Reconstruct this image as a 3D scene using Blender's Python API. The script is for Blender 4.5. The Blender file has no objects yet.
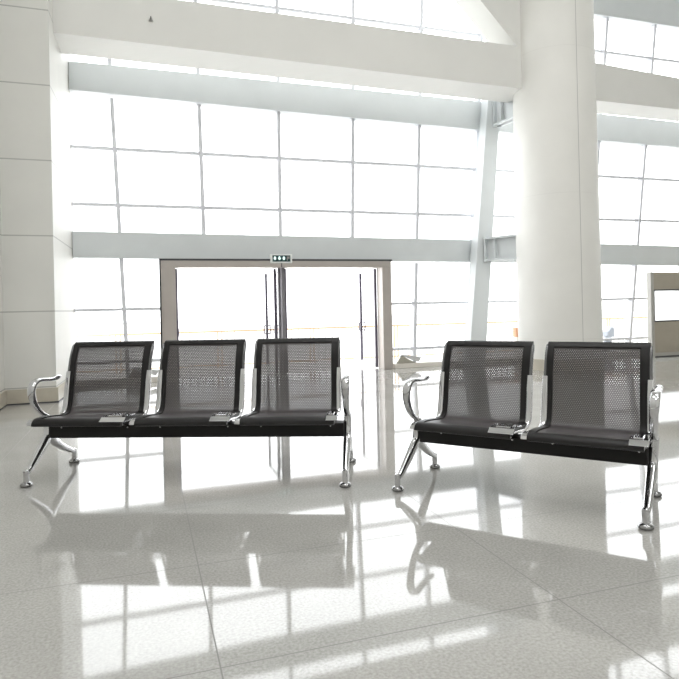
import bpy, bmesh, math, random
from mathutils import Vector, Matrix

random.seed(4)
scene = bpy.context.scene
col = scene.collection

# ------------------------------------------------------------------ camera
CAM_H = 1.2
FOCAL_PX = 606.0
ROLL = 0.022
cam_data = bpy.data.cameras.new('camera')
cam_data.sensor_fit = 'HORIZONTAL'
cam_data.sensor_width = 36.0
cam_data.lens = 36.0 * FOCAL_PX / 679.0
cam_data.shift_y = -32.5 / 679.0
cam_data.clip_end = 300
cam = bpy.data.objects.new('camera', cam_data)
col.objects.link(cam)
cam.matrix_world = (Matrix.Translation((0, 0, CAM_H)) @ Matrix.Rotation(math.pi / 2, 4, 'X')
                    @ Matrix.Rotation(-ROLL, 4, 'Z'))
scene.camera = cam

# ------------------------------------------------------------------ sky, light, exposure
world = bpy.data.worlds.new('overcast_sky')
scene.world = world
world.use_nodes = True
bg = world.node_tree.nodes['Background']
bg.inputs['Color'].default_value = (0.97, 0.985, 1.0, 1)
bg.inputs['Strength'].default_value = 4.2
vs = scene.view_settings
vs.view_transform = 'Standard'
vs.look = 'None'
vs.gamma = 1.0
vs.use_curve_mapping = False
vs.exposure = 0.10

# frame of the hall: s runs along the glass front, t points outdoors, z up
F0 = Vector((0, 11.4, 0))
YAW = math.atan(0.325)
HALL = Matrix.Translation(F0) @ Matrix.Rotation(YAW, 4, 'Z')
S0, S1 = -4.59, 14.0          # glass front from the left pillar to the far right
CEIL = 9.5


def area_light(name, s, t, z, sx, sy, power, rot):
    d = bpy.data.lights.new(name, 'AREA')
    d.shape = 'RECTANGLE'
    d.size, d.size_y = sx, sy
    d.energy = power
    o = bpy.data.objects.new(name, d)
    col.objects.link(o)
    o.matrix_world = HALL @ Matrix.Translation((s, t, z)) @ rot
    return o


LIGHT_POWER = 140
for (ls, lt) in ((-2.5, -7.5), (2.5, -7.5), (-2.5, -12.5), (2.5, -12.5)):
    area_light('fill_light', ls, lt, CEIL - 0.1, 2.4, 2.4, LIGHT_POWER, Matrix.Identity(4))  # unseen fill lights, added to brighten the hall from above; not real fittings


# ------------------------------------------------------------------ materials
def principled(name, color, rough=0.5, metal=0.0, ior=1.5, spec=0.5):
    m = bpy.data.materials.new(name)
    m.use_nodes = True
    b = m.node_tree.nodes['Principled BSDF']
    b.inputs['Base Color'].default_value = (*color, 1)
    b.inputs['Roughness'].default_value = rough
    b.inputs['Metallic'].default_value = metal
    b.inputs['IOR'].default_value = ior
    b.inputs['Specular IOR Level'].default_value = spec
    return m


def mottle(m, scale, amount, detail=4.0):
    """vary the base colour a little with noise"""
    nt = m.node_tree
    b = nt.nodes['Principled BSDF']
    c = b.inputs['Base Color'].default_value[:3]
    tc = nt.nodes.new('ShaderNodeTexCoord')
    nz = nt.nodes.new('ShaderNodeTexNoise')
    nz.inputs['Scale'].default_value = scale
    nz.inputs['Detail'].default_value = detail
    rp = nt.nodes.new('ShaderNodeValToRGB')
    rp.color_ramp.elements[0].position = 0.3
    rp.color_ramp.elements[1].position = 0.7
    rp.color_ramp.elements[0].color = (*[x * (1 - amount) for x in c], 1)
    rp.color_ramp.elements[1].color = (*[min(1, x * (1 + amount)) for x in c], 1)
    nt.links.new(tc.outputs['Object'], nz.inputs['Vector'])
    nt.links.new(nz.outputs['Fac'], rp.inputs['Fac'])
    nt.links.new(rp.outputs['Color'], b.inputs['Base Color'])
    return m


def floor_material():
    m = principled('polished_granite', (0.5, 0.49, 0.46), 0.045, 0, 1.72)
    nt = m.node_tree
    b = nt.nodes['Principled BSDF']
    L = nt.links.new

    def math_node(op, a, bb=None):
        n = nt.nodes.new('ShaderNodeMath')
        n.operation = op
        for i, v in enumerate((a, bb)):
            if v is None:
                continue
            if isinstance(v, (int, float)):
                n.inputs[i].default_value = v
            else:
                L(v, n.inputs[i])
        return n.outputs[0]
    tc = nt.nodes.new('ShaderNodeTexCoord')
    sp = nt.nodes.new('ShaderNodeSeparateXYZ')
    L(tc.outputs['Object'], sp.inputs[0])
    # speckle
    nz = nt.nodes.new('ShaderNodeTexNoise')
    nz.inputs['Scale'].default_value = 85
    nz.inputs['Detail'].default_value = 3
    nz2 = nt.nodes.new('ShaderNodeTexNoise')
    nz2.inputs['Scale'].default_value = 2.2
    nz2.inputs['Detail'].default_value = 5
    for n in (nz, nz2):
        L(tc.outputs['Object'], n.inputs['Vector'])
    rp = nt.nodes.new('ShaderNodeValToRGB')
    rp.color_ramp.elements[0].position = 0.32
    rp.color_ramp.elements[1].position = 0.66
    rp.color_ramp.elements[0].color = (*FLOOR_LOW, 1)
    rp.color_ramp.elements[1].color = (*FLOOR_HIGH, 1)
    mix = math_node('ADD', math_node('MULTIPLY', nz.outputs['Fac'], 0.72), math_node('MULTIPLY', nz2.outputs['Fac'], 0.28))
    L(mix, rp.inputs['Fac'])
    # joints: distance to the nearest line of a rectangular grid, in metres
    TU, TV = 1.35, 0.865
    ju = math_node('ABSOLUTE', math_node('SUBTRACT', math_node('FRACT', math_node('DIVIDE', math_node('ADD', sp.outputs[0], 100 * TU + JU), TU)), 0.5))
    jv = math_node('ABSOLUTE', math_node('SUBTRACT', math_node('FRACT', math_node('DIVIDE', math_node('ADD', sp.outputs[1], 100 * TV + JV), TV)), 0.5))
    du = math_node('MULTIPLY', ju, TU)
    dv = math_node('MULTIPLY', jv, TV)
    j = math_node('LESS_THAN', math_node('MINIMUM', du, dv), 0.0026)
    mx = nt.nodes.new('ShaderNodeMix')
    mx.data_type = 'RGBA'
    L(j, mx.inputs['Factor'])
    L(rp.outputs['Color'], mx.inputs['A'])
    mx.inputs['B'].default_value = (0.16, 0.155, 0.145, 1)
    L(mx.outputs['Result'], b.inputs['Base Color'])
    rr = math_node('ADD', math_node('MULTIPLY', j, 0.5), 0.045)
    L(rr, b.inputs['Roughness'])
    return m


def seamed(name, color, z_step, z_phase, rough=0.55, width=0.008, angle=None):
    """pale cladding with dark horizontal joints (and one upright seam at an angle round the axis)"""
    m = principled(name, color, rough)
    nt = m.node_tree
    b = nt.nodes['Principled BSDF']
    L = nt.links.new

    def mn(op, a, bb=None):
        n = nt.nodes.new('ShaderNodeMath')
        n.operation = op
        for i, v in enumerate((a, bb)):
            if v is None:
                continue
            if isinstance(v, (int, float)):
                n.inputs[i].default_value = v
            else:
                L(v, n.inputs[i])
        return n.outputs[0]
    tc = nt.nodes.new('ShaderNodeTexCoord')
    sp = nt.nodes.new('ShaderNodeSeparateXYZ')
    L(tc.outputs['Object'], sp.inputs[0])
    fr = mn('FRACT', mn('DIVIDE', mn('ADD', sp.outputs[2], 100 * z_step - z_phase + z_step / 2), z_step))
    d = mn('MULTIPLY', mn('ABSOLUTE', mn('SUBTRACT', fr, 0.5)), z_step)
    j = mn('LESS_THAN', d, width)
    if angle is not None:
        at = mn('ARCTAN2', sp.outputs[1], sp.outputs[0])
        j = mn('MAXIMUM', mn('MULTIPLY', j, 0.12), mn('LESS_THAN', mn('ABSOLUTE', mn('SUBTRACT', at, angle)), 0.008))
    nz = nt.nodes.new('ShaderNodeTexNoise')
    nz.inputs['Scale'].default_value = 1.3
    nz.inputs['Detail'].default_value = 4
    L(tc.outputs['Object'], nz.inputs['Vector'])
    rp = nt.nodes.new('ShaderNodeValToRGB')
    rp.color_ramp.elements[0].position = 0.3
    rp.color_ramp.elements[1].position = 0.7
    rp.color_ramp.elements[0].color = (*[x * 0.97 for x in color], 1)
    rp.color_ramp.elements[1].color = (*[min(1, x * 1.03) for x in color], 1)
    L(nz.outputs['Fac'], rp.inputs['Fac'])
    mx = nt.nodes.new('ShaderNodeMix')
    mx.data_type = 'RGBA'
    L(j, mx.inputs['Factor'])
    L(rp.outputs['Color'], mx.inputs['A'])
    mx.inputs['B'].default_value = (*[x * 0.62 for x in color], 1)
    L(mx.outputs['Result'], b.inputs['Base Color'])
    return m


def glass_material(name, tint=(0.985, 0.99, 0.99)):
    m = bpy.data.materials.new(name)
    m.use_nodes = True
    nt = m.node_tree
    nt.nodes.clear()
    out = nt.nodes.new('ShaderNodeOutputMaterial')
    tr = nt.nodes.new('ShaderNodeBsdfTransparent')
    tr.inputs['Color'].default_value = (*tint, 1)
    gl = nt.nodes.new('ShaderNodeBsdfGlossy')
    gl.inputs['Roughness'].default_value = 0.02
    lw = nt.nodes.new('ShaderNodeLayerWeight')
    pw = nt.nodes.new('ShaderNodeMath')
    pw.operation = 'POWER'
    pw.inputs[1].default_value = 5.0
    fr = nt.nodes.new('ShaderNodeMath')
    fr.operation = 'MULTIPLY_ADD'
    fr.inputs[1].default_value = 0.5
    fr.inputs[2].default_value = 0.02
    mx = nt.nodes.new('ShaderNodeMixShader')
    nt.links.new(lw.outputs['Facing'], pw.inputs[0])
    nt.links.new(pw.outputs[0], fr.inputs[0])
    nt.links.new(fr.outputs[0], mx.inputs[0])
    nt.links.new(tr.outputs[0], mx.inputs[1])
    nt.links.new(gl.outputs[0], mx.inputs[2])
    nt.links.new(mx.outputs[0], out.inputs['Surface'])
    return m


def perforated_material(pitch=0.0138, radius=0.0025):
    """black powder-coated sheet with staggered round holes; UV is in metres"""
    m = principled('perforated_black_steel', (0.070, 0.063, 0.064), 0.45, 0.0)
    nt = m.node_tree
    b = nt.nodes['Principled BSDF']
    out = nt.nodes['Material Output']
    L = nt.links.new

    def mn(op, a, bb=None):
        n = nt.nodes.new('ShaderNodeMath')
        n.operation = op
        for i, v in enumerate((a, bb)):
            if v is None:
                continue
            if isinstance(v, (int, float)):
                n.inputs[i].default_value = v
            else:
                L(v, n.inputs[i])
        return n.outputs[0]
    uv = nt.nodes.new('ShaderNodeUVMap')
    sp = nt.nodes.new('ShaderNodeSeparateXYZ')
    L(uv.outputs[0], sp.inputs[0])
    x, y = sp.outputs[0], sp.outputs[1]
    rowh = pitch * math.sqrt(3)

    def dots(ox, oy):
        fx = mn('MULTIPLY', mn('SUBTRACT', mn('FRACT', mn('ADD', mn('DIVIDE', x, pitch), ox)), 0.5), pitch)
        fy = mn('MULTIPLY', mn('SUBTRACT', mn('FRACT', mn('ADD', mn('DIVIDE', y, rowh), oy)), 0.5), rowh)
        r2 = mn('ADD', mn('MULTIPLY', fx, fx), mn('MULTIPLY', fy, fy))
        return mn('LESS_THAN', r2, radius * radius)
    hole = mn('MAXIMUM', dots(0, 0), dots(0.5, 0.5))
    tr = nt.nodes.new('ShaderNodeBsdfTransparent')
    mx = nt.nodes.new('ShaderNodeMixShader')
    L(hole, mx.inputs[0])
    L(b.outputs[0], mx.inputs[1])
    L(tr.outputs[0], mx.inputs[2])
    L(mx.outputs[0], out.inputs['Surface'])
    return m


FLOOR_LOW, FLOOR_HIGH = (0.325, 0.32, 0.30), (0.475, 0.468, 0.445)
JU, JV = 0.0, 0.0     # joint phases, set so that a joint runs where the photo has one
JU = 3.30 + 0.675
JV = 8.78 + 0.4325
M_FLOOR = floor_material()
M_WALL = mottle(principled('matt_wall_paint', (0.74, 0.735, 0.70), 0.7), 1.5, 0.02)
M_PANEL = seamed('stone_wall_panels', (0.72, 0.715, 0.68), 1.015, 0.215)
M_CONCRETE = mottle(principled('painted_concrete', (0.76, 0.755, 0.725), 0.6), 1.2, 0.02)
M_COLUMN = seamed('painted_column', (0.80, 0.79, 0.755), 2.55, 0.55, 0.5, 0.006, -1.69)
M_STEEL = mottle(principled('pale_painted_steel', (0.66, 0.69, 0.70), 0.45), 3.0, 0.02)
M_MULLION = principled('grey_aluminium_mullion', (0.70, 0.71, 0.75), 0.4)
M_GLASS = glass_material('window_glass')
M_DOORFRAME = mottle(principled('warm_grey_door_metal', (0.47, 0.43, 0.40), 0.38, 0.25), 4, 0.03)
M_POST = principled('grey_middle_post', (0.20, 0.19, 0.21), 0.4)
M_DARK = principled('dark_gasket', (0.05, 0.05, 0.055), 0.5)
M_STILE = principled('dark_door_stile', (0.10, 0.085, 0.12), 0.4)
M_BASE = mottle(principled('beige_stone_skirting', (0.52, 0.48, 0.40), 0.35), 5, 0.06)
M_KERB = principled('cream_kerb', (0.78, 0.74, 0.68), 0.5)
M_CEIL = principled('ceiling_white', (0.8, 0.8, 0.78), 0.8)
M_TERRACE = mottle(principled('pale_terrace_paving', (0.72, 0.71, 0.69), 0.8), 0.6, 0.05)
M_CHROME = principled('chrome', (0.58, 0.58, 0.59), 0.06, 1.0)
M_CHROME_DULL = principled('brushed_chrome', (0.72, 0.72, 0.72), 0.2, 1.0)
M_BLACK = principled('black_powder_coat', (0.009, 0.008, 0.008), 0.42, 0, 1.5, 0.3)
M_BEAM = principled('black_beam_paint', (0.009, 0.008, 0.008), 0.5, 0, 1.5, 0.3)
M_UPRIGHT = principled('dark_gloss_metal', (0.16, 0.16, 0.165), 0.2, 0.8)
M_FROST = glass_material('frosted_glass')
_n = M_FROST.node_tree
_t = _n.nodes.new('ShaderNodeBsdfTranslucent')
_t.inputs['Color'].default_value = (0.95, 0.96, 0.95, 1)
_m = _n.nodes.new('ShaderNodeMixShader')
_m.inputs[0].default_value = 0.6
_o = next(n for n in _n.nodes if n.type == 'OUTPUT_MATERIAL')
_n.links.new(_o.inputs['Surface'].links[0].from_socket, _m.inputs[1])
_n.links.new(_t.outputs[0], _m.inputs[2])
_n.links.new(_m.outputs[0], _o.inputs['Surface'])
M_PERF = perforated_material()
M_FOOT = principled('dark_chrome', (0.30, 0.30, 0.30), 0.14, 1.0)
M_RUBBER = principled('black_rubber', (0.02, 0.02, 0.02), 0.7)
M_TAUPE = mottle(principled('taupe_laminate', (0.40, 0.36, 0.29), 0.5), 6, 0.03)
M_TAUPE_POST = principled('grey_metal_post', (0.46, 0.45, 0.42), 0.4, 0.2)
M_RAIL = principled('pale_orange_rail', (0.80, 0.55, 0.34), 0.6)
M_BALUSTER = principled('pale_rail_bars', (0.80, 0.78, 0.77), 0.6)
M_SIGN = principled('sign_housing', (0.80, 0.82, 0.80), 0.4)
M_SIGN_FACE = principled('sign_dark_teal', (0.012, 0.05, 0.055), 0.3)
M_SIGN_GREY = principled('sign_grey_mark', (0.32, 0.32, 0.30), 0.5)
M_ORANGE = principled('terracotta_plastic', (0.62, 0.33, 0.20), 0.6)
M_CARTGREY = principled('blue_grey_plastic', (0.36, 0.39, 0.44), 0.6)
M_WEDGE = mottle(principled('wedge_beige', (0.38, 0.36, 0.30), 0.7), 8, 0.05)
M_SLAB = mottle(principled('wedge_pale_grey', (0.62, 0.62, 0.62), 0.6), 8, 0.04)
M_GLYPH = bpy.data.materials.new('lit_sign_mark')
M_GLYPH.use_nodes = True
_b = M_GLYPH.node_tree.nodes['Principled BSDF']
_b.inputs['Base Color'].default_value = (0.8, 0.95, 0.9, 1)
_b.inputs['Emission Color'].default_value = (0.75, 1.0, 0.95, 1)
_b.inputs['Emission Strength'].default_value = 0.7


# ------------------------------------------------------------------ mesh helpers
class MB:
    """collects shapes and links them as ONE mesh object"""

    def __init__(self):
        self.bm = bmesh.new()

    def box(self, a, b):
        x0, y0, z0 = a
        x1, y1, z1 = b
        v = [self.bm.verts.new(p) for p in ((x0, y0, z0), (x1, y0, z0), (x1, y1, z0), (x0, y1, z0),
                                            (x0, y0, z1), (x1, y0, z1), (x1, y1, z1), (x0, y1, z1))]
        for f in ((3, 2, 1, 0), (4, 5, 6, 7), (0, 1, 5, 4), (1, 2, 6, 5), (2, 3, 7, 6), (3, 0, 4, 7)):
            self.bm.faces.new([v[i] for i in f])
        return self

    def bar(self, p, q, w, d):
        """slanted upright bar in the s-z plane: p, q = (s, z) ends, w wide, d = (t0, t1)"""
        t0, t1 = d
        pts = []
        for (s, z) in (p, q):
            pts += [(s - w / 2, t0, z), (s + w / 2, t0, z), (s + w / 2, t1, z), (s - w / 2, t1, z)]
        v = [self.bm.verts.new(x) for x in pts]
        for f in ((3, 2, 1, 0), (4, 5, 6, 7), (0, 1, 5, 4), (1, 2, 6, 5), (2, 3, 7, 6), (3, 0, 4, 7)):
            self.bm.faces.new([v[i] for i in f])
        return self

    def prism(self, poly, t0, t1):
        """polygon of (s, z) extruded from t0 to t1"""
        a = [self.bm.verts.new((s, t0, z)) for s, z in poly]
        b = [self.bm.verts.new((s, t1, z)) for s, z in poly]
        n = len(poly)
        self.bm.faces.new(a)
        self.bm.faces.new(b[::-1])
        for i in range(n):
            self.bm.faces.new((a[i], b[i], b[(i + 1) % n], a[(i + 1) % n]))
        return self

    def plan(self, poly, z0, z1):
        """floor-plan polygon of (s, t) raised from z0 to z1"""
        a = [self.bm.verts.new((x, y, z0)) for x, y in poly]
        b = [self.bm.verts.new((x, y, z1)) for x, y in poly]
        n = len(poly)
        self.bm.faces.new(a[::-1])
        self.bm.faces.new(b)
        for i in range(n):
            self.bm.faces.new((a[i], a[(i + 1) % n], b[(i + 1) % n], b[i]))
        return self

    def prism_u(self, poly, u0, u1):
        """polygon of (v, w) extruded along u"""
        a = [self.bm.verts.new((u0, y, z)) for y, z in poly]
        b = [self.bm.verts.new((u1, y, z)) for y, z in poly]
        n = len(poly)
        self.bm.faces.new(a)
        self.bm.faces.new(b[::-1])
        for i in range(n):
            self.bm.faces.new((a[i], b[i], b[(i + 1) % n], a[(i + 1) % n]))
        return self

    def lathe(self, prof, n=32, c=(0, 0), lean=(0, 0)):
        """profile of (r, z) round the z axis through c; lean = drift of the axis per metre"""
        rings = []
        for r, z in prof:
            rings.append([self.bm.verts.new((c[0] + lean[0] * z + r * math.cos(2 * math.pi * k / n),
                                             c[1] + lean[1] * z + r * math.sin(2 * math.pi * k / n), z)) for k in range(n)])
        for a, b in zip(rings, rings[1:]):
            for k in range(n):
                self.bm.faces.new((a[k], a[(k + 1) % n], b[(k + 1) % n], b[k]))
        self.bm.faces.new(rings[0][::-1])
        self.bm.faces.new(rings[-1])
        return self

    def sweep(self, pts, size, n=14, power=2.0, up=(1, 0, 0), sub=6):
        """smooth tube through pts; size[i] = (half width along 'up', half thickness in the plane)"""
        P, R = smooth(pts, sub), smooth(size, sub)
        up = Vector(up)
        rings = []
        for i, p in enumerate(P):
            d = (P[min(i + 1, len(P) - 1)] - P[max(i - 1, 0)]).normalized()
            a = (up - d * up.dot(d)).normalized()
            b = d.cross(a)
            ring = []
            for k in range(n):
                th = 2 * math.pi * k / n
                cx, sx = math.cos(th), math.sin(th)
                e = 2.0 / power
                ring.append(self.bm.verts.new(p + a * (R[i][0] * math.copysign(abs(cx) ** e, cx))
                                              + b * (R[i][1] * math.copysign(abs(sx) ** e, sx))))
            rings.append(ring)
        for a, b in zip(rings, rings[1:]):
            for k in range(n):
                self.bm.faces.new((a[k], a[(k + 1) % n], b[(k + 1) % n], b[k]))
        self.bm.faces.new(rings[0][::-1])
        self.bm.faces.new(rings[-1])
        return self

    def build(self, name, mat, parent=None, smooth_shade=False, bevel=0.0, segs=2, angle=35):
        bmesh.ops.recalc_face_normals(self.bm, faces=self.bm.faces[:])
        me = bpy.data.meshes.new(name)
        if smooth_shade:
            for f in self.bm.faces:
                f.smooth = True
            for e in self.bm.edges:
                if len(e.link_faces) == 2 and e.calc_face_angle(0) > math.radians(50):
                    e.smooth = False
        self.bm.to_mesh(me)
        self.bm.free()
        me.materials.append(mat)
        o = bpy.data.objects.new(name, me)
        col.objects.link(o)
        if parent is not None:
            o.parent = parent
        if bevel:
            md = o.modifiers.new('bevel', 'BEVEL')
            md.width = bevel
            md.segments = segs
            md.limit_method = 'ANGLE'
            md.angle_limit = math.radians(angle)
        return o


def smooth(pts, sub):
    """Catmull-Rom through the points"""
    pts = [Vector(p) for p in pts]
    out = []
    n = len(pts)
    for i in range(n - 1):
        p0, p1, p2, p3 = pts[max(i - 1, 0)], pts[i], pts[i + 1], pts[min(i + 2, n - 1)]
        for k in range(sub):
            t = k / sub
            out.append(0.5 * ((2 * p1) + (p2 - p0) * t + (2 * p0 - 5 * p1 + 4 * p2 - p3) * t * t
                              + (3 * p1 - p0 - 3 * p2 + p3) * t ** 3))
    out.append(pts[-1])
    return out


def tag(o, label=None, cat=None, group=None, kind=None):
    if label:
        o['label'] = label
    if cat:
        o['category'] = cat
    if group:
        o['group'] = group
    if kind:
        o['kind'] = kind
    return o


def struct(o, label, cat, at=(0, 0, 0)):
    o.matrix_world = HALL @ Matrix.Translation(at)
    return tag(o, label, cat, kind='structure')


def empty(name, mat, label, cat, group=None):
    o = bpy.data.objects.new(name, None)
    o.empty_display_size = 0.1
    col.objects.link(o)
    o.matrix_world = mat
    return tag(o, label, cat, group)


def at(s, t, z=0):
    return HALL @ Matrix.Translation((s, t, z))


# ------------------------------------------------------------------ the shell of the hall
b = MB().box((-5.27, -17, -0.25), (S1, 0.12, 0))
struct(b.build('floor', M_FLOOR), 'polished pale grey granite floor with thin joints', 'floor')
b = MB().box((-5.6, -17, CEIL), (S1 + 0.3, 0.3, CEIL + 0.25))
struct(b.build('ceiling', M_CEIL), 'white ceiling high over the hall', 'ceiling')

# the left pillar block: one face to the viewer, one return face running to the glass
b = MB().plan([(-5.27, -1.874), (-4.65, -1.874), (S0, 0.15), (-5.27, 0.15)], 0, CEIL)
struct(b.build('wall_left', M_PANEL), 'pale stone clad pillar block at the left with thin panel joints', 'wall')
b = MB().box((-5.55, -17, 0), (-5.27, -1.7, CEIL))
struct(b.build('wall_side', M_PANEL), 'pale clad side wall running towards the viewer at the far left', 'wall')
b = MB().box((S1, -17, 0), (S1 + 0.3, 0.15, CEIL))
struct(b.build('wall_right', M_WALL), 'pale end wall of the hall far right', 'wall')
b = MB().box((-5.6, -17.3, BACK_SILL := 0.0), (S1 + 0.3, -17, CEIL))
struct(b.build('wall_back', M_WALL), 'pale wall high across the back of the hall', 'wall')

b = MB()
b.plan([(-5.27, -1.899), (-4.625, -1.899), (S0 + 0.022, -0.16), (S0 - 0.003, -0.16), (-4.65, -1.874), (-5.27, -1.874)], 0, 0.2)
b.box((-5.27, -8, 0), (-5.245, -1.899, 0.2))
o = b.build('baseboard_left', M_BASE)
struct(o, 'beige stone skirting along the foot of the left pillar', 'baseboard')
b = MB()
b.plan([(-5.245, -1.903), (-4.621, -1.903), (S0 + 0.026, -0.16), (S0 + 0.022, -0.16), (-4.625, -1.899), (-5.245, -1.899)], 0, 0.018)
b.box((-5.245, -8, 0), (-5.241, -1.903, 0.018))
b.build('gasket', M_DARK, o)

# portal: big beam left of the round column, haunch above, beam right of the column
b = MB().prism([(S0 - 0.05, 5.155), (3.5, 5.055), (3.5, 5.815), (S0 - 0.05, 5.86)], -1.50, -0.78)
struct(b.build('beam', M_CONCRETE), 'wide pale concrete beam from left pillar to round column', 'beam')
b = MB().prism([(3.0, 5.80), (3.8, 5.80), (3.8, CEIL), (-0.76, CEIL)], -1.50, -0.98)
struct(b.build('haunch', M_CONCRETE), 'sloping concrete haunch above the wide beam against the round column', 'beam')
b = MB().prism([(4.1, 4.99), (S1, 4.93), (S1, 5.35), (6.7, 5.60), (4.6, 5.70), (4.1, 5.72)], -1.50, -0.88)
struct(b.build('beam', M_CONCRETE), 'pale concrete beam right of the round column', 'beam')

# round column with its stone base ring
CC = (3.80, -1.44)
b = MB().lathe([(0.735, 0), (0.735, 2.0), (0.725, 5.0), (0.715, CEIL)], 72, lean=(-0.004, 0))
o = struct(b.build('column', M_COLUMN, smooth_shade=True), 'big round white column in the middle right', 'column', (CC[0], CC[1], 0))
b = MB().lathe([(0.755, 0), (0.755, 0.195), (0.735, 0.20)], 72)
r = b.build('base_ring', M_BASE, o, smooth_shade=True)

# kerb under the glass
o = MB().box((S0, -0.16, 0), (-3.24, 0.12, 0.09)).box((1.04, -0.16, 0), (S1, 0.12, 0.09)).build('trim_1', M_KERB, bevel=0.006)
struct(o, 'low cream kerb under the glass front', 'kerb')

# steel beams across the glass front
for low, high, lab in (([(S0, 2.10), (2.97, 2.045), (7.0, 1.987), (S1, 1.90)], [(S0, 2.535), (2.97, 2.489), (7.0, 2.431), (S1, 2.34)],
                        'lower pale steel beam across the glass front, above the doorway'),
                       ([(S0, 4.84), (-1.12, 4.77), (3.03, 4.71), (7.1, 4.68), (S1, 4.64)], [(S0, 5.315), (3.05, 5.295), (7.1, 5.262), (S1, 5.20)],
                        'upper pale steel beam across the glass front, just under the concrete beam'),
                       ([(S0, 7.42), (S1, 7.42)], [(S0, 8.10), (S1, 8.10)],
                        'topmost pale steel beam across the glass front, upper right corner')):
    b = MB().prism(low + high[::-1], -0.09, 0.07)
    b.prism(low + [(s, z + 0.02) for s, z in low[::-1]], -0.12, -0.08)
    struct(b.build('steel_beam', M_STEEL), lab, 'beam')


def mull(s, z):           # the uprights fan out slightly with height
    return s + (0.022 + 0.0145 * s) * (z - 4.76)


UPS = (-3.94, -2.51, -1.10, 0.33, 1.71, 3.02, 4.55, 6.02, 7.30, 8.72, 10.1, 11.5, 12.9)


def window(name, s0, s1, z0, z1, rails, label):
    b = MB()
    for u in UPS:
        p, q = mull(u, z0), mull(u, z1)
        if min(p, q) > s0 + 0.05 and max(p, q) < s1 - 0.05:
            b.bar((p, z0), (q, z1), 0.062, (-0.07, 0.06))
    for z in rails:
        b.box((s0, -0.055, z - 0.025), (s1, 0.055, z + 0.025))
    o = b.build(name, M_MULLION)
    struct(o, label, 'window')
    g = MB().box((s0, -0.006, z0), (s1, 0.006, z1)).build('pane', M_GLASS, o)
    return o


window('window_1', S0, -3.24, 0.09, 2.10, (0.36, 1.24), 'low glass between the left pillar and the doorway')
window('window_2', 1.0, S1, 0.09, 2.03, (0.36, 1.24), 'low glass right of the doorway')
window('window_3', S0, S1, 2.40, 4.78, (2.99, 3.93), 'large middle tier of glass above the doorway')
window('window_4', S0, S1, 5.25, 7.45, (6.66,), 'upper tier of glass behind the concrete beam')
window('window_5', S0, S1, 8.10, CEIL, (8.8,), 'top tier of glass under the ceiling')

# leaning steel column and its struts to the round column
b = MB()
for (w0, t0, t1) in ((1.0, -0.42, -0.39), (0.12, -0.39, -0.20), (1.0, -0.20, -0.17)):
    pts = []
    for (z, c, w) in ((0, 2.66, 0.36), (CEIL, 3.60, 0.22)):
        pts.append((c, z, w * w0))
    (c0, z0, wa), (c1, z1, wb) = pts
    b.prism([(c0 - wa / 2, z0), (c0 + wa / 2, z0), (c1 + wb / 2, z1), (c1 - wb / 2, z1)], t0, t1)
# closing plates at both sides
for sg in (-1, 1):
    b.prism([(2.66 + sg * 0.165 - 0.012, 0), (2.66 + sg * 0.165 + 0.012, 0), (3.60 + sg * 0.095 + 0.012, CEIL), (3.60 + sg * 0.095 - 0.012, CEIL)], -0.40, -0.18)
struct(b.build('steel_column', M_STEEL), 'leaning pale steel column against the glass left of the round column', 'column')
for z0, z1, s, lab in ((2.03, 2.49, 2.93, 'lower steel strut from the leaning column to the round column'),
                       (4.70, 5.30, 3.22, 'upper steel strut from the leaning column to the round column')):
    aim = Vector((3.32 - s, -1.25 + 0.42))
    n = aim.length
    b = MB().box((-0.02, -n, z0), (0.02, 0, z1))
    b.box((-0.11, -n, z1 - 0.035), (0.11, 0, z1))
    b.box((-0.11, -n, z0), (0.11, 0, z0 + 0.035))
    b.box((-0.10, -0.24, z0 + 0.035), (0.10, -0.22, z1 - 0.035))
    b.box((-0.10, -0.03, z0 - 0.02), (0.10, 0, z1 + 0.02))
    o = b.build('steel_strut', M_STEEL)
    struct(o, lab, 'beam')
    o.matrix_world = HALL @ Matrix.Translation((s, -0.42, 0)) @ Matrix.Rotation(math.atan2(aim.x, -aim.y), 4, 'Z')

# doorway
b = MB()
b.box((-3.22, -0.20, 0), (-2.98, 0.10, 2.06))
b.box((0.80, -0.20, 0), (0.985, 0.10, 2.06))
b.box((-3.22, -0.205, 1.935), (0.985, 0.10, 2.06))
o = b.build('door_frame', M_DOORFRAME, bevel=0.006)
MB().box((-1.125, -0.12, 0), (-1.065, 0.10, 1.94)).box((-1.155, 0.02, 0), (-1.13, 0.10, 1.94)).build('middle_post', M_POST, o)
struct(o, 'warm grey metal frame of the double doorway', 'door frame')
b = MB()
b.box((-3.24, -0.212, 2.05), (1.0, -0.19, 2.082))
b.box((-3.245, -0.212, 0), (-3.22, -0.19, 2.082))
b.box((-1.145, -0.214, 1.935), (-1.132, -0.200, 2.05))
b.build('dark_trim', M_DARK, o)


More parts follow.
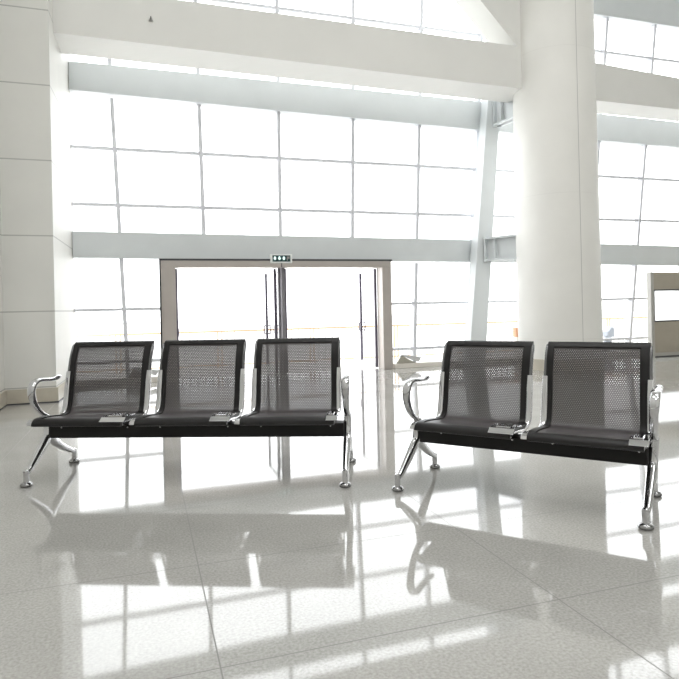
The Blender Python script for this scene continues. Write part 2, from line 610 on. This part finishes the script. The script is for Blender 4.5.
def door_leaf(name, s, side, label):
    """glass leaf opened outwards, standing square to the front; side = where its handle faces"""
    o = MB().box((s - 0.022, 0.10, 0.02), (s + 0.022, 0.15, 1.93)).box((s - 0.022, 0.93, 0.02), (s + 0.022, 0.98, 1.93)) \
        .build(name, M_STILE)
    struct(o, label, 'door')
    MB().box((s - 0.02, 0.15, 1.88), (s + 0.02, 0.93, 1.93)).box((s - 0.02, 0.15, 0.02), (s + 0.02, 0.93, 0.10)) \
        .build('door_rail', M_SIGN, o)
    MB().box((s - 0.005, 0.15, 0.10), (s + 0.005, 0.93, 1.88)).build('pane', M_GLASS, o)
    for sg in (-1, 1):
        h = MB()
        h.sweep([(s + sg * 0.02, 0.90, 0.72), (s + sg * 0.06, 0.90, 0.72), (s + sg * 0.06, 0.90, 0.86), (s + sg * 0.02, 0.90, 0.86)],
                [(0.012, 0.012)] * 4, 8, up=(0, 1, 0))
        h.build('door_handle', M_STILE, o, smooth_shade=True)


door_leaf('door_1', -2.955, 1, 'open glass door leaf at the left jamb of the doorway')
door_leaf('door_2', -1.20, -1, 'open glass door leaf just left of the middle post')
door_leaf('door_3', -1.01, 1, 'open glass door leaf just right of the middle post')
door_leaf('door_4', 0.775, -1, 'open glass door leaf at the right jamb of the doorway')

# outdoors
b = MB().box((-40, 0.12, -0.3), (60, 60, -0.02))
struct(b.build('ground', M_TERRACE), 'bright pale terrace outside the glass', 'ground')

# ------------------------------------------------------------------ benches
PROF = [(-0.005, 0.425), (0.004, 0.448), (0.030, 0.462), (0.09, 0.466), (0.20, 0.457), (0.32, 0.442), (0.39, 0.437),
        (0.432, 0.446), (0.460, 0.478), (0.480, 0.540), (0.498, 0.63), (0.525, 0.76), (0.560, 0.87), (0.598, 0.940),
        (0.620, 0.968), (0.645, 0.978)]


def profile():
    P = smooth([(0, y, z) for y, z in PROF], 5)
    L = [0.0]
    for a, c in zip(P, P[1:]):
        L.append(L[-1] + (c - a).length)
    N = []
    for i in range(len(P)):
        d = (P[min(i + 1, len(P) - 1)] - P[max(i - 1, 0)]).normalized()
        N.append(Vector((0, -d.z, d.y)))     # towards the sitter
    return P, L, N


PP, PL, PN = profile()


def sheet(name, us, keep, h_front, h_back, mat, parent, uv=False, bevel=0.0):
    """a bent sheet swept along the seat profile; us = breaks along u; keep(i, k) says which cells exist"""
    bm = bmesh.new()
    n, m = len(PP), len(us)
    F = [[bm.verts.new(PP[i] + PN[i] * h_front + Vector((u, 0, 0))) for u in us] for i in range(n)]
    B = [[bm.verts.new(PP[i] - PN[i] * h_back + Vector((u, 0, 0))) for u in us] for i in range(n)]
    info = {}
    for i in range(n):
        for k in range(m):
            info[F[i][k]] = info[B[i][k]] = (us[k], PL[i])

    def has(i, k):
        return 0 <= i < n - 1 and 0 <= k < m - 1 and keep(i, k)
    for i in range(n - 1):
        for k in range(m - 1):
            if not has(i, k):
                continue
            bm.faces.new((F[i][k], F[i][k + 1], F[i + 1][k + 1], F[i + 1][k]))
            bm.faces.new((B[i][k], B[i + 1][k], B[i + 1][k + 1], B[i][k + 1]))
            if not has(i - 1, k):
                bm.faces.new((F[i][k], B[i][k], B[i][k + 1], F[i][k + 1]))
            if not has(i + 1, k):
                bm.faces.new((F[i + 1][k + 1], B[i + 1][k + 1], B[i + 1][k], F[i + 1][k]))
            if not has(i, k - 1):
                bm.faces.new((F[i][k], F[i + 1][k], B[i + 1][k], B[i][k]))
            if not has(i, k + 1):
                bm.faces.new((F[i][k + 1], B[i][k + 1], B[i + 1][k + 1], F[i + 1][k + 1]))
    for v in [v for v in bm.verts if not v.link_faces]:
        bm.verts.remove(v)
    bmesh.ops.recalc_face_normals(bm, faces=bm.faces[:])
    if uv:
        lay = bm.loops.layers.uv.new('UVMap')
        for f in bm.faces:
            for lp in f.loops:
                lp[lay].uv = info[lp.vert]
    for f in bm.faces:
        f.smooth = True
    for e in bm.edges:
        if len(e.link_faces) == 2 and e.calc_face_angle(0) > math.radians(40):
            e.smooth = False
    me = bpy.data.meshes.new(name)
    bm.to_mesh(me)
    bm.free()
    me.materials.append(mat)
    o = bpy.data.objects.new(name, me)
    col.objects.link(o)
    o.parent = parent
    if bevel:
        md = o.modifiers.new('bevel', 'BEVEL')
        md.width = bevel
        md.segments = 2
        md.limit_method = 'ANGLE'
        md.angle_limit = math.radians(50)
    return o


def on_profile(arc, off):
    for i in range(len(PL) - 1):
        if PL[i + 1] >= arc:
            f = (arc - PL[i]) / (PL[i + 1] - PL[i])
            return PP[i].lerp(PP[i + 1], f) + PN[i].lerp(PN[i + 1], f) * off
    return PP[-1] + PN[-1] * off


LT = PL[-1]
ARC_BEND = next(l for l, p in zip(PL, PP) if p.y > 0.44)
ARC_RAIL_TOP = next(l for l, p in zip(PL, PP) if p.z > 0.735)


def make_seat(W, plate, parent):
    bl, brd = 0.048, 0.060
    us = [0, 0.012, bl, W - brd, W - 0.012, W]
    seat = sheet('seat', us, lambda i, k: k in (0, 1, 3, 4) or PL[i] < 0.060 or PL[i] > LT - 0.062, 0.012, 0.018, M_BLACK, parent, bevel=0.005)
    pan = [bl + (W - brd - bl) * q / 4 for q in range(5)]
    pan[0] -= 0.012
    pan[-1] += 0.012
    sheet('perforated_panel', pan, lambda i, k: PL[i] > 0.045 and PL[i] < LT - 0.045, 0.004, 0.000, M_PERF, seat, uv=True)
    for u, sg in ((0.010, -1), (W - 0.010, 1)):
        # the rail runs under the seat edge, then comes round the bend and up in front of the border
        pts, sz = [], []
        for q in range(25):
            a = 0.03 + (ARC_RAIL_TOP - 0.03) * q / 24
            k = min(1.0, max(0.0, (a - ARC_BEND + 0.10) / 0.12))
            side = (-0.020 if sg < 0 else 0.0) * (1 - k)
            pts.append(on_profile(a, (-0.010 if sg < 0 else -0.024) * (1 - k) + 0.008 * k) + Vector((u + side + sg * 0.010 * k, 0, 0)))
            e = min(1.0, (24 - q) / 3.0)
            sz.append((0.012 + 0.009 * k * (0.55 + 0.45 * e), (0.012 + 0.006 * k) * (0.5 + 0.5 * e)))
        MB().sweep(pts, sz, 14, 3.0, sub=2).build('side_rail', M_CHROME, seat, smooth_shade=True)
        arcs = [ARC_RAIL_TOP - 0.02 + (LT - 0.03 - ARC_RAIL_TOP + 0.02) * q / 10 for q in range(11)]
        pts = [on_profile(a, -0.004) + Vector((u + sg * 0.012, 0, 0)) for a in arcs]
        MB().sweep(pts, [(0.010, 0.018)] * 10 + [(0.007, 0.014)], 12, 3.2, sub=2).build('back_upright', M_UPRIGHT, seat, smooth_shade=True)
    tip = MB().prism_u([(-0.004, 0.430), (0.004, 0.452), (0.032, 0.465), (0.10, 0.462), (0.10, 0.445), (0.03, 0.438)], -0.040, 0.004)
    tip.build('rail_tip', M_CHROME, seat, bevel=0.005)
    # chrome fixing plate lying on the right front corner of the seat
    b = MB()
    u0, u1 = W - plate, W + 0.024
    arcs = [0.022 + 0.20 * q / 6 for q in range(7)]
    for j in range(6):
        a0, a1 = on_profile(arcs[j], 0.011), on_profile(arcs[j + 1], 0.011)
        c0, c1 = on_profile(arcs[j], 0.021), on_profile(arcs[j + 1], 0.021)
        k0, k1 = (0.02 * (6 - j) / 6 - 0.0), (0.02 * (5 - j) / 6)
        v = [b.bm.verts.new(p) for p in (a0 + Vector((u0 - 0.004, 0, 0)), a0 + Vector((u1, 0, 0)), a1 + Vector((u1, 0, 0)), a1 + Vector((u0, 0, 0)),
                                         c0 + Vector((u0 + 0.004, 0, 0)), c0 + Vector((u1 - 0.004, 0, 0)), c1 + Vector((u1 - 0.004, 0, 0)), c1 + Vector((u0 + 0.004, 0, 0)))]
        for f in ((3, 2, 1, 0), (4, 5, 6, 7), (0, 1, 5, 4), (1, 2, 6, 5), (2, 3, 7, 6), (3, 0, 4, 7)):
            if f == (0, 1, 5, 4) and j > 0:
                continue
            if f == (2, 3, 7, 6) and j < 5:
                continue
            b.bm.faces.new([v[i] for i in f])
    bmesh.ops.remove_doubles(b.bm, verts=b.bm.verts[:], dist=1e-5)
    # raised pad with a slot at its left edge
    p0, p1 = on_profile(0.06, 0.021), on_profile(0.17, 0.021)
    for (x0, x1) in ((u0 + plate * 0.30, u1 - 0.03),):
        v = [b.bm.verts.new(p + Vector((x, 0, dz))) for (p, dz) in ((p0, 0), (p0, 0.010), (p1, 0), (p1, 0.010)) for x in (x0, x1)]
        for f in ((0, 1, 3, 2), (4, 6, 7, 5), (2, 3, 7, 6), (0, 2, 6, 4), (1, 5, 7, 3), (0, 4, 5, 1)):
            b.bm.faces.new([v[i] for i in f])
    b.build('fixing_plate', M_CHROME, seat, bevel=0.003)
    return seat


ARM = [(0.30, 0.440), (0.255, 0.462), (0.190, 0.494), (0.125, 0.548), (0.082, 0.612), (0.066, 0.668), (0.082, 0.714), (0.128, 0.740),
       (0.190, 0.742), (0.270, 0.734), (0.345, 0.730), (0.410, 0.736), (0.450, 0.742)]
ARM_SIZE = [(0.022, 0.014), (0.022, 0.016), (0.022, 0.017), (0.023, 0.019), (0.025, 0.022), (0.027, 0.023), (0.028, 0.021), (0.028, 0.016),
            (0.026, 0.015), (0.023, 0.014), (0.021, 0.014), (0.022, 0.018), (0.012, 0.010)]


def copy_tree(o, parent):
    c = o.copy()
    col.objects.link(c)
    c.parent = parent
    for ch in list(o.children):
        copy_tree(ch, c)
    return c


def make_leg(u, stance, parent, lean):
    b = MB()
    P3 = lambda q: [(lean * (z - 0.35), y, z) for y, z in q]
    # post, then the long front limb, then the rear limb
    b.sweep(P3([(0.285, 0.455), (0.282, 0.40), (0.278, 0.335), (0.272, 0.295), (0.258, 0.265)]), [(0.026, 0.023), (0.026, 0.022), (0.027, 0.023), (0.029, 0.028), (0.026, 0.028)], 16, 2.6)
    b.sweep(P3([(0.300, 0.312), (0.255, 0.278), (0.190, 0.220), (0.110, 0.158), (0.040, 0.106), (0.008, 0.092)]),
            [(0.024, 0.024), (0.030, 0.034), (0.029, 0.033), (0.025, 0.027), (0.021, 0.021), (0.016, 0.016)], 16, 2.4)
    b.sweep(P3([(0.255, 0.305), (0.305, 0.285), (0.390, 0.230), (0.490, 0.170), (stance - 0.06, 0.118), (stance - 0.010, 0.094)]),
            [(0.022, 0.018), (0.029, 0.032), (0.028, 0.032), (0.024, 0.026), (0.020, 0.021), (0.016, 0.016)], 16, 2.4)
    leg = b.build('leg', M_CHROME_LEG, parent, smooth_shade=True)
    leg.location = (u, 0, 0)
    for y in (0.0, stance):
        f = MB().lathe([(0.019, 0.030), (0.0195, 0.10), (0.018, 0.112), (0.008, 0.118)], 20).build('stem', M_CHROME, leg, smooth_shade=True)
        f.location = (-0.33 * lean, y, 0)
        f = MB().lathe([(0.034, 0.0), (0.041, 0.006), (0.042, 0.014), (0.036, 0.024), (0.024, 0.031), (0.010, 0.034)], 28).build('foot', M_FOOT, leg, smooth_shade=True)
        f.location = (-0.33 * lean, y, 0)
    return leg


M_CHROME_LEG = M_CHROME


def make_bench(O, yaw, size, span, starts, W, plates, stance, lean, label):
    root = empty('waiting_bench', Matrix.Translation(O) @ Matrix.Rotation(yaw, 4, 'Z') @ Matrix.Scale(size, 4), label, 'bench', 'black and chrome waiting benches')
    beam = MB().box((0.05, 0.205, 0.297), (span - 0.022, 0.325, 0.395)).build('beam', M_BEAM, root, bevel=0.008)
    for s0, pl in zip(starts, plates):
        seat = make_seat(W, pl, root)
        seat.location = (s0, 0, 0)
        for u in (s0 + 0.075, s0 + W - 0.075):
            # carrier between beam and seat, with its bolt
            c = MB().prism_u([(0.08, 0.440), (0.19, 0.390), (0.345, 0.390), (0.385, 0.428), (0.30, 0.436)], u - 0.025, u + 0.025).build('seat_carrier', M_BEAM, root)
            bl = MB().lathe([(0.0075, 0), (0.0075, 0.004), (0.004, 0.007)], 12).build('bolt', M_CHROME, beam, smooth_shade=True)
            bl.matrix_local = Matrix.Translation((u + 0.03, 0.206, 0.377)) @ Matrix.Rotation(math.pi / 2, 4, 'X')
    leg = make_leg(0.0, stance, root, lean)
    l2 = copy_tree(leg, root)
    l2.location = (span, 0, 0)
    arm = MB().sweep([(lean * (z - 0.35), y, z - 0.008) for y, z in ARM], ARM_SIZE, 16, 2.5).build('armrest', M_CHROME, root, smooth_shade=True)
    a2 = arm.copy()
    col.objects.link(a2)
    a2.parent = root
    a2.location = (span, 0, 0)
    return root


make_bench(Vector((-2.198, 4.212, 0)), -0.0765, 0.979, 2.27, (0.045, 0.794, 1.543), 0.654, (0.16, 0.12, 0.06), 0.665, 0.0175,
           'black three-seat waiting bench with chrome arms and legs, left of the round column')
make_bench(Vector((0.372, 3.920, 0)), -0.547, 0.952, 1.514, (0.112, 0.852), 0.638, (0.14, 0.08), 0.655, 0.075,
           'black two-seat waiting bench with chrome arms, set at an angle before the round column')

# ------------------------------------------------------------------ other things
# exit sign over the doorway
root = empty('exit_sign', at(-1.145, -0.20, 2.005), 'small lit dark green exit sign over the middle of the doorway', 'sign')
MB().box((-0.20, -0.02, 0), (0.20, 0.06, 0.165)).build('housing', M_SIGN, root, bevel=0.012)
face = MB().box((-0.160, -0.026, 0.030), (0.165, -0.018, 0.140)).build('face', M_SIGN_FACE, root)
for k in range(3):
    x = -0.118 + k * 0.082
    b = MB()
    b.box((x - 0.016, -0.030, 0.060), (x + 0.016, -0.025, 0.082)).box((x - 0.024, -0.030, 0.082), (x + 0.024, -0.025, 0.100)).box((x - 0.011, -0.030, 0.100), (x + 0.011, -0.025, 0.122))
    b.build('sign_mark', M_GLYPH, face)
x = 0.125
MB().box((x - 0.025, -0.030, 0.080), (x + 0.025, -0.025, 0.122)).box((x - 0.025, -0.030, 0.050), (x - 0.008, -0.025, 0.080)).build('sign_mark', M_SIGN_GREY, face)

# partition screen at the right edge
root = empty('partition_screen', at(6.70, -0.74, 0), 'taupe partition screen with a pale glazed panel, at the right edge before the glass', 'screen')
MB().box((-0.10, -0.06, 0), (-0.02, 0.06, 1.79)).build('end_post', M_TAUPE_POST, root, bevel=0.01)
MB().box((-0.02, -0.045, 1.42), (2.6, 0.045, 1.78)).build('header_panel', M_TAUPE, root, bevel=0.005)
MB().box((-0.02, -0.045, 0.09), (2.6, 0.045, 0.74)).build('lower_panel', M_TAUPE, root, bevel=0.005)
MB().box((0.0, -0.006, 0.765), (2.6, 0.006, 1.395)).build('glazed_panel', M_FROST, root)
b = MB().box((-0.02, -0.05, 0.74), (2.6, 0.05, 0.765)).box((-0.02, -0.05, 1.395), (2.6, 0.05, 1.42)).box((-0.022, -0.05, 0.74), (0.005, 0.05, 1.42))
b.build('dark_rail', M_DARK, root)
MB().box((-0.02, -0.055, 0), (2.6, 0.055, 0.022)).build('foot_rail', M_DARK, root)
MB().box((-0.02, -0.05, 0.022), (2.6, 0.05, 0.09)).build('plinth', M_TAUPE_POST, root)


# wedge-shaped blocks on the kerb
def wedge(s, label):
    root = empty('wedge_block', at(s, -0.115, 0.09), label, 'block', 'wedge blocks on the kerb')
    MB().prism([(-0.24, 0), (0.14, 0), (-0.13, 0.145)], -0.045, 0.03).build('wedge', M_WEDGE, root)
    b = MB().prism([(-0.21, 0.115), (-0.12, 0.17), (0.27, 0.105), (0.22, 0.02), (0.08, 0.06), (-0.13, 0.15)], -0.03, 0.042)
    b.build('slab', M_SLAB, root)


wedge(1.33, 'small beige and grey wedge block on the kerb right of the doorway')
wedge(-3.55, 'small beige and grey wedge block on the kerb left of the doorway')

# railing outdoors
T_R = 2.0
root = empty('railing', at(-6, T_R, -0.02), 'pale orange railing along the terrace outside the glass', 'railing')
b = MB().box((0, -0.02, 0.745), (24, 0.02, 0.785)).build('top_rail', M_RAIL, root)
b = MB().box((0, -0.015, 0.05), (24, 0.015, 0.075)).build('bottom_rail', M_RAIL, root)
for k in range(13):
    b = MB().box((k * 2.0 - 0.055, -0.02, 0), (k * 2.0 - 0.03, 0.02, 0.77)).box((k * 2.0 + 0.03, -0.02, 0), (k * 2.0 + 0.055, 0.02, 0.77))
    b.build('post', M_RAIL, root)
for k in range(12):
    b = MB()
    for q in range(1, 13):
        x = k * 2 + q * 2.0 / 13
        b.box((x - 0.009, -0.009, 0.07), (x + 0.009, 0.009, 0.75))
    b.build('baluster_panel', M_BALUSTER, root)

# barrier and cart outdoors, seen through the glass
root = empty('barrier', at(4.66, 1.2, -0.02), 'terracotta barrier block outside the glass, at the left edge of the round column', 'barrier')
MB().box((-0.045, -0.05, 0), (0.065, 0.05, 0.44)).build('body', M_KERB, root, bevel=0.01)
MB().box((-0.055, -0.06, 0.44), (0.075, 0.06, 0.66)).build('cap', M_ORANGE, root, bevel=0.015)
MB().sweep([(-0.05, 0, 0.60), (-0.20, 0, 0.55), (-0.42, 0, 0.51)], [(0.008, 0.008)] * 3, 8, up=(0, 1, 0)).build('chain', M_CARTGREY, root, smooth_shade=True)
root = empty('cart', at(7.35, 1.3, -0.02), 'small blue-grey cart outside the glass right of the round column', 'cart')
MB().prism([(-0.12, 0.36), (0.10, 0.34), (0.10, 0.56), (0.02, 0.60), (-0.06, 0.50), (-0.12, 0.48)], -0.12, 0.12).build('body', M_CARTGREY, root, bevel=0.02)
for x in (-0.12, 0.10):
    w = MB().lathe([(0.09, -0.11), (0.10, -0.09), (0.10, 0.09), (0.09, 0.11)], 20).build('wheel', M_RUBBER, root, smooth_shade=True)
    w.matrix_local = Matrix.Translation((x, 0, 0.10)) @ Matrix.Rotation(math.pi / 2, 4, 'X')
MB().box((-0.10, -0.03, 0.10), (0.09, 0.03, 0.38)).build('chassis', M_CARTGREY, root)

# little hook high on the concrete beam
root = empty('hook', at(-3.32, -1.50, 5.50), 'tiny dark hook high on the wide concrete beam near the left pillar', 'hook')
MB().prism([(-0.03, -0.02), (0.03, -0.02), (0.006, 0.05)], -0.02, 0.0).build('plate', M_SIGN_GREY, root)
MB().sweep([(0, -0.02, 0.0), (0, -0.05, -0.01), (0, -0.05, 0.03)], [(0.006, 0.006)] * 3, 8).build('prong', M_DARK, root, smooth_shade=True)
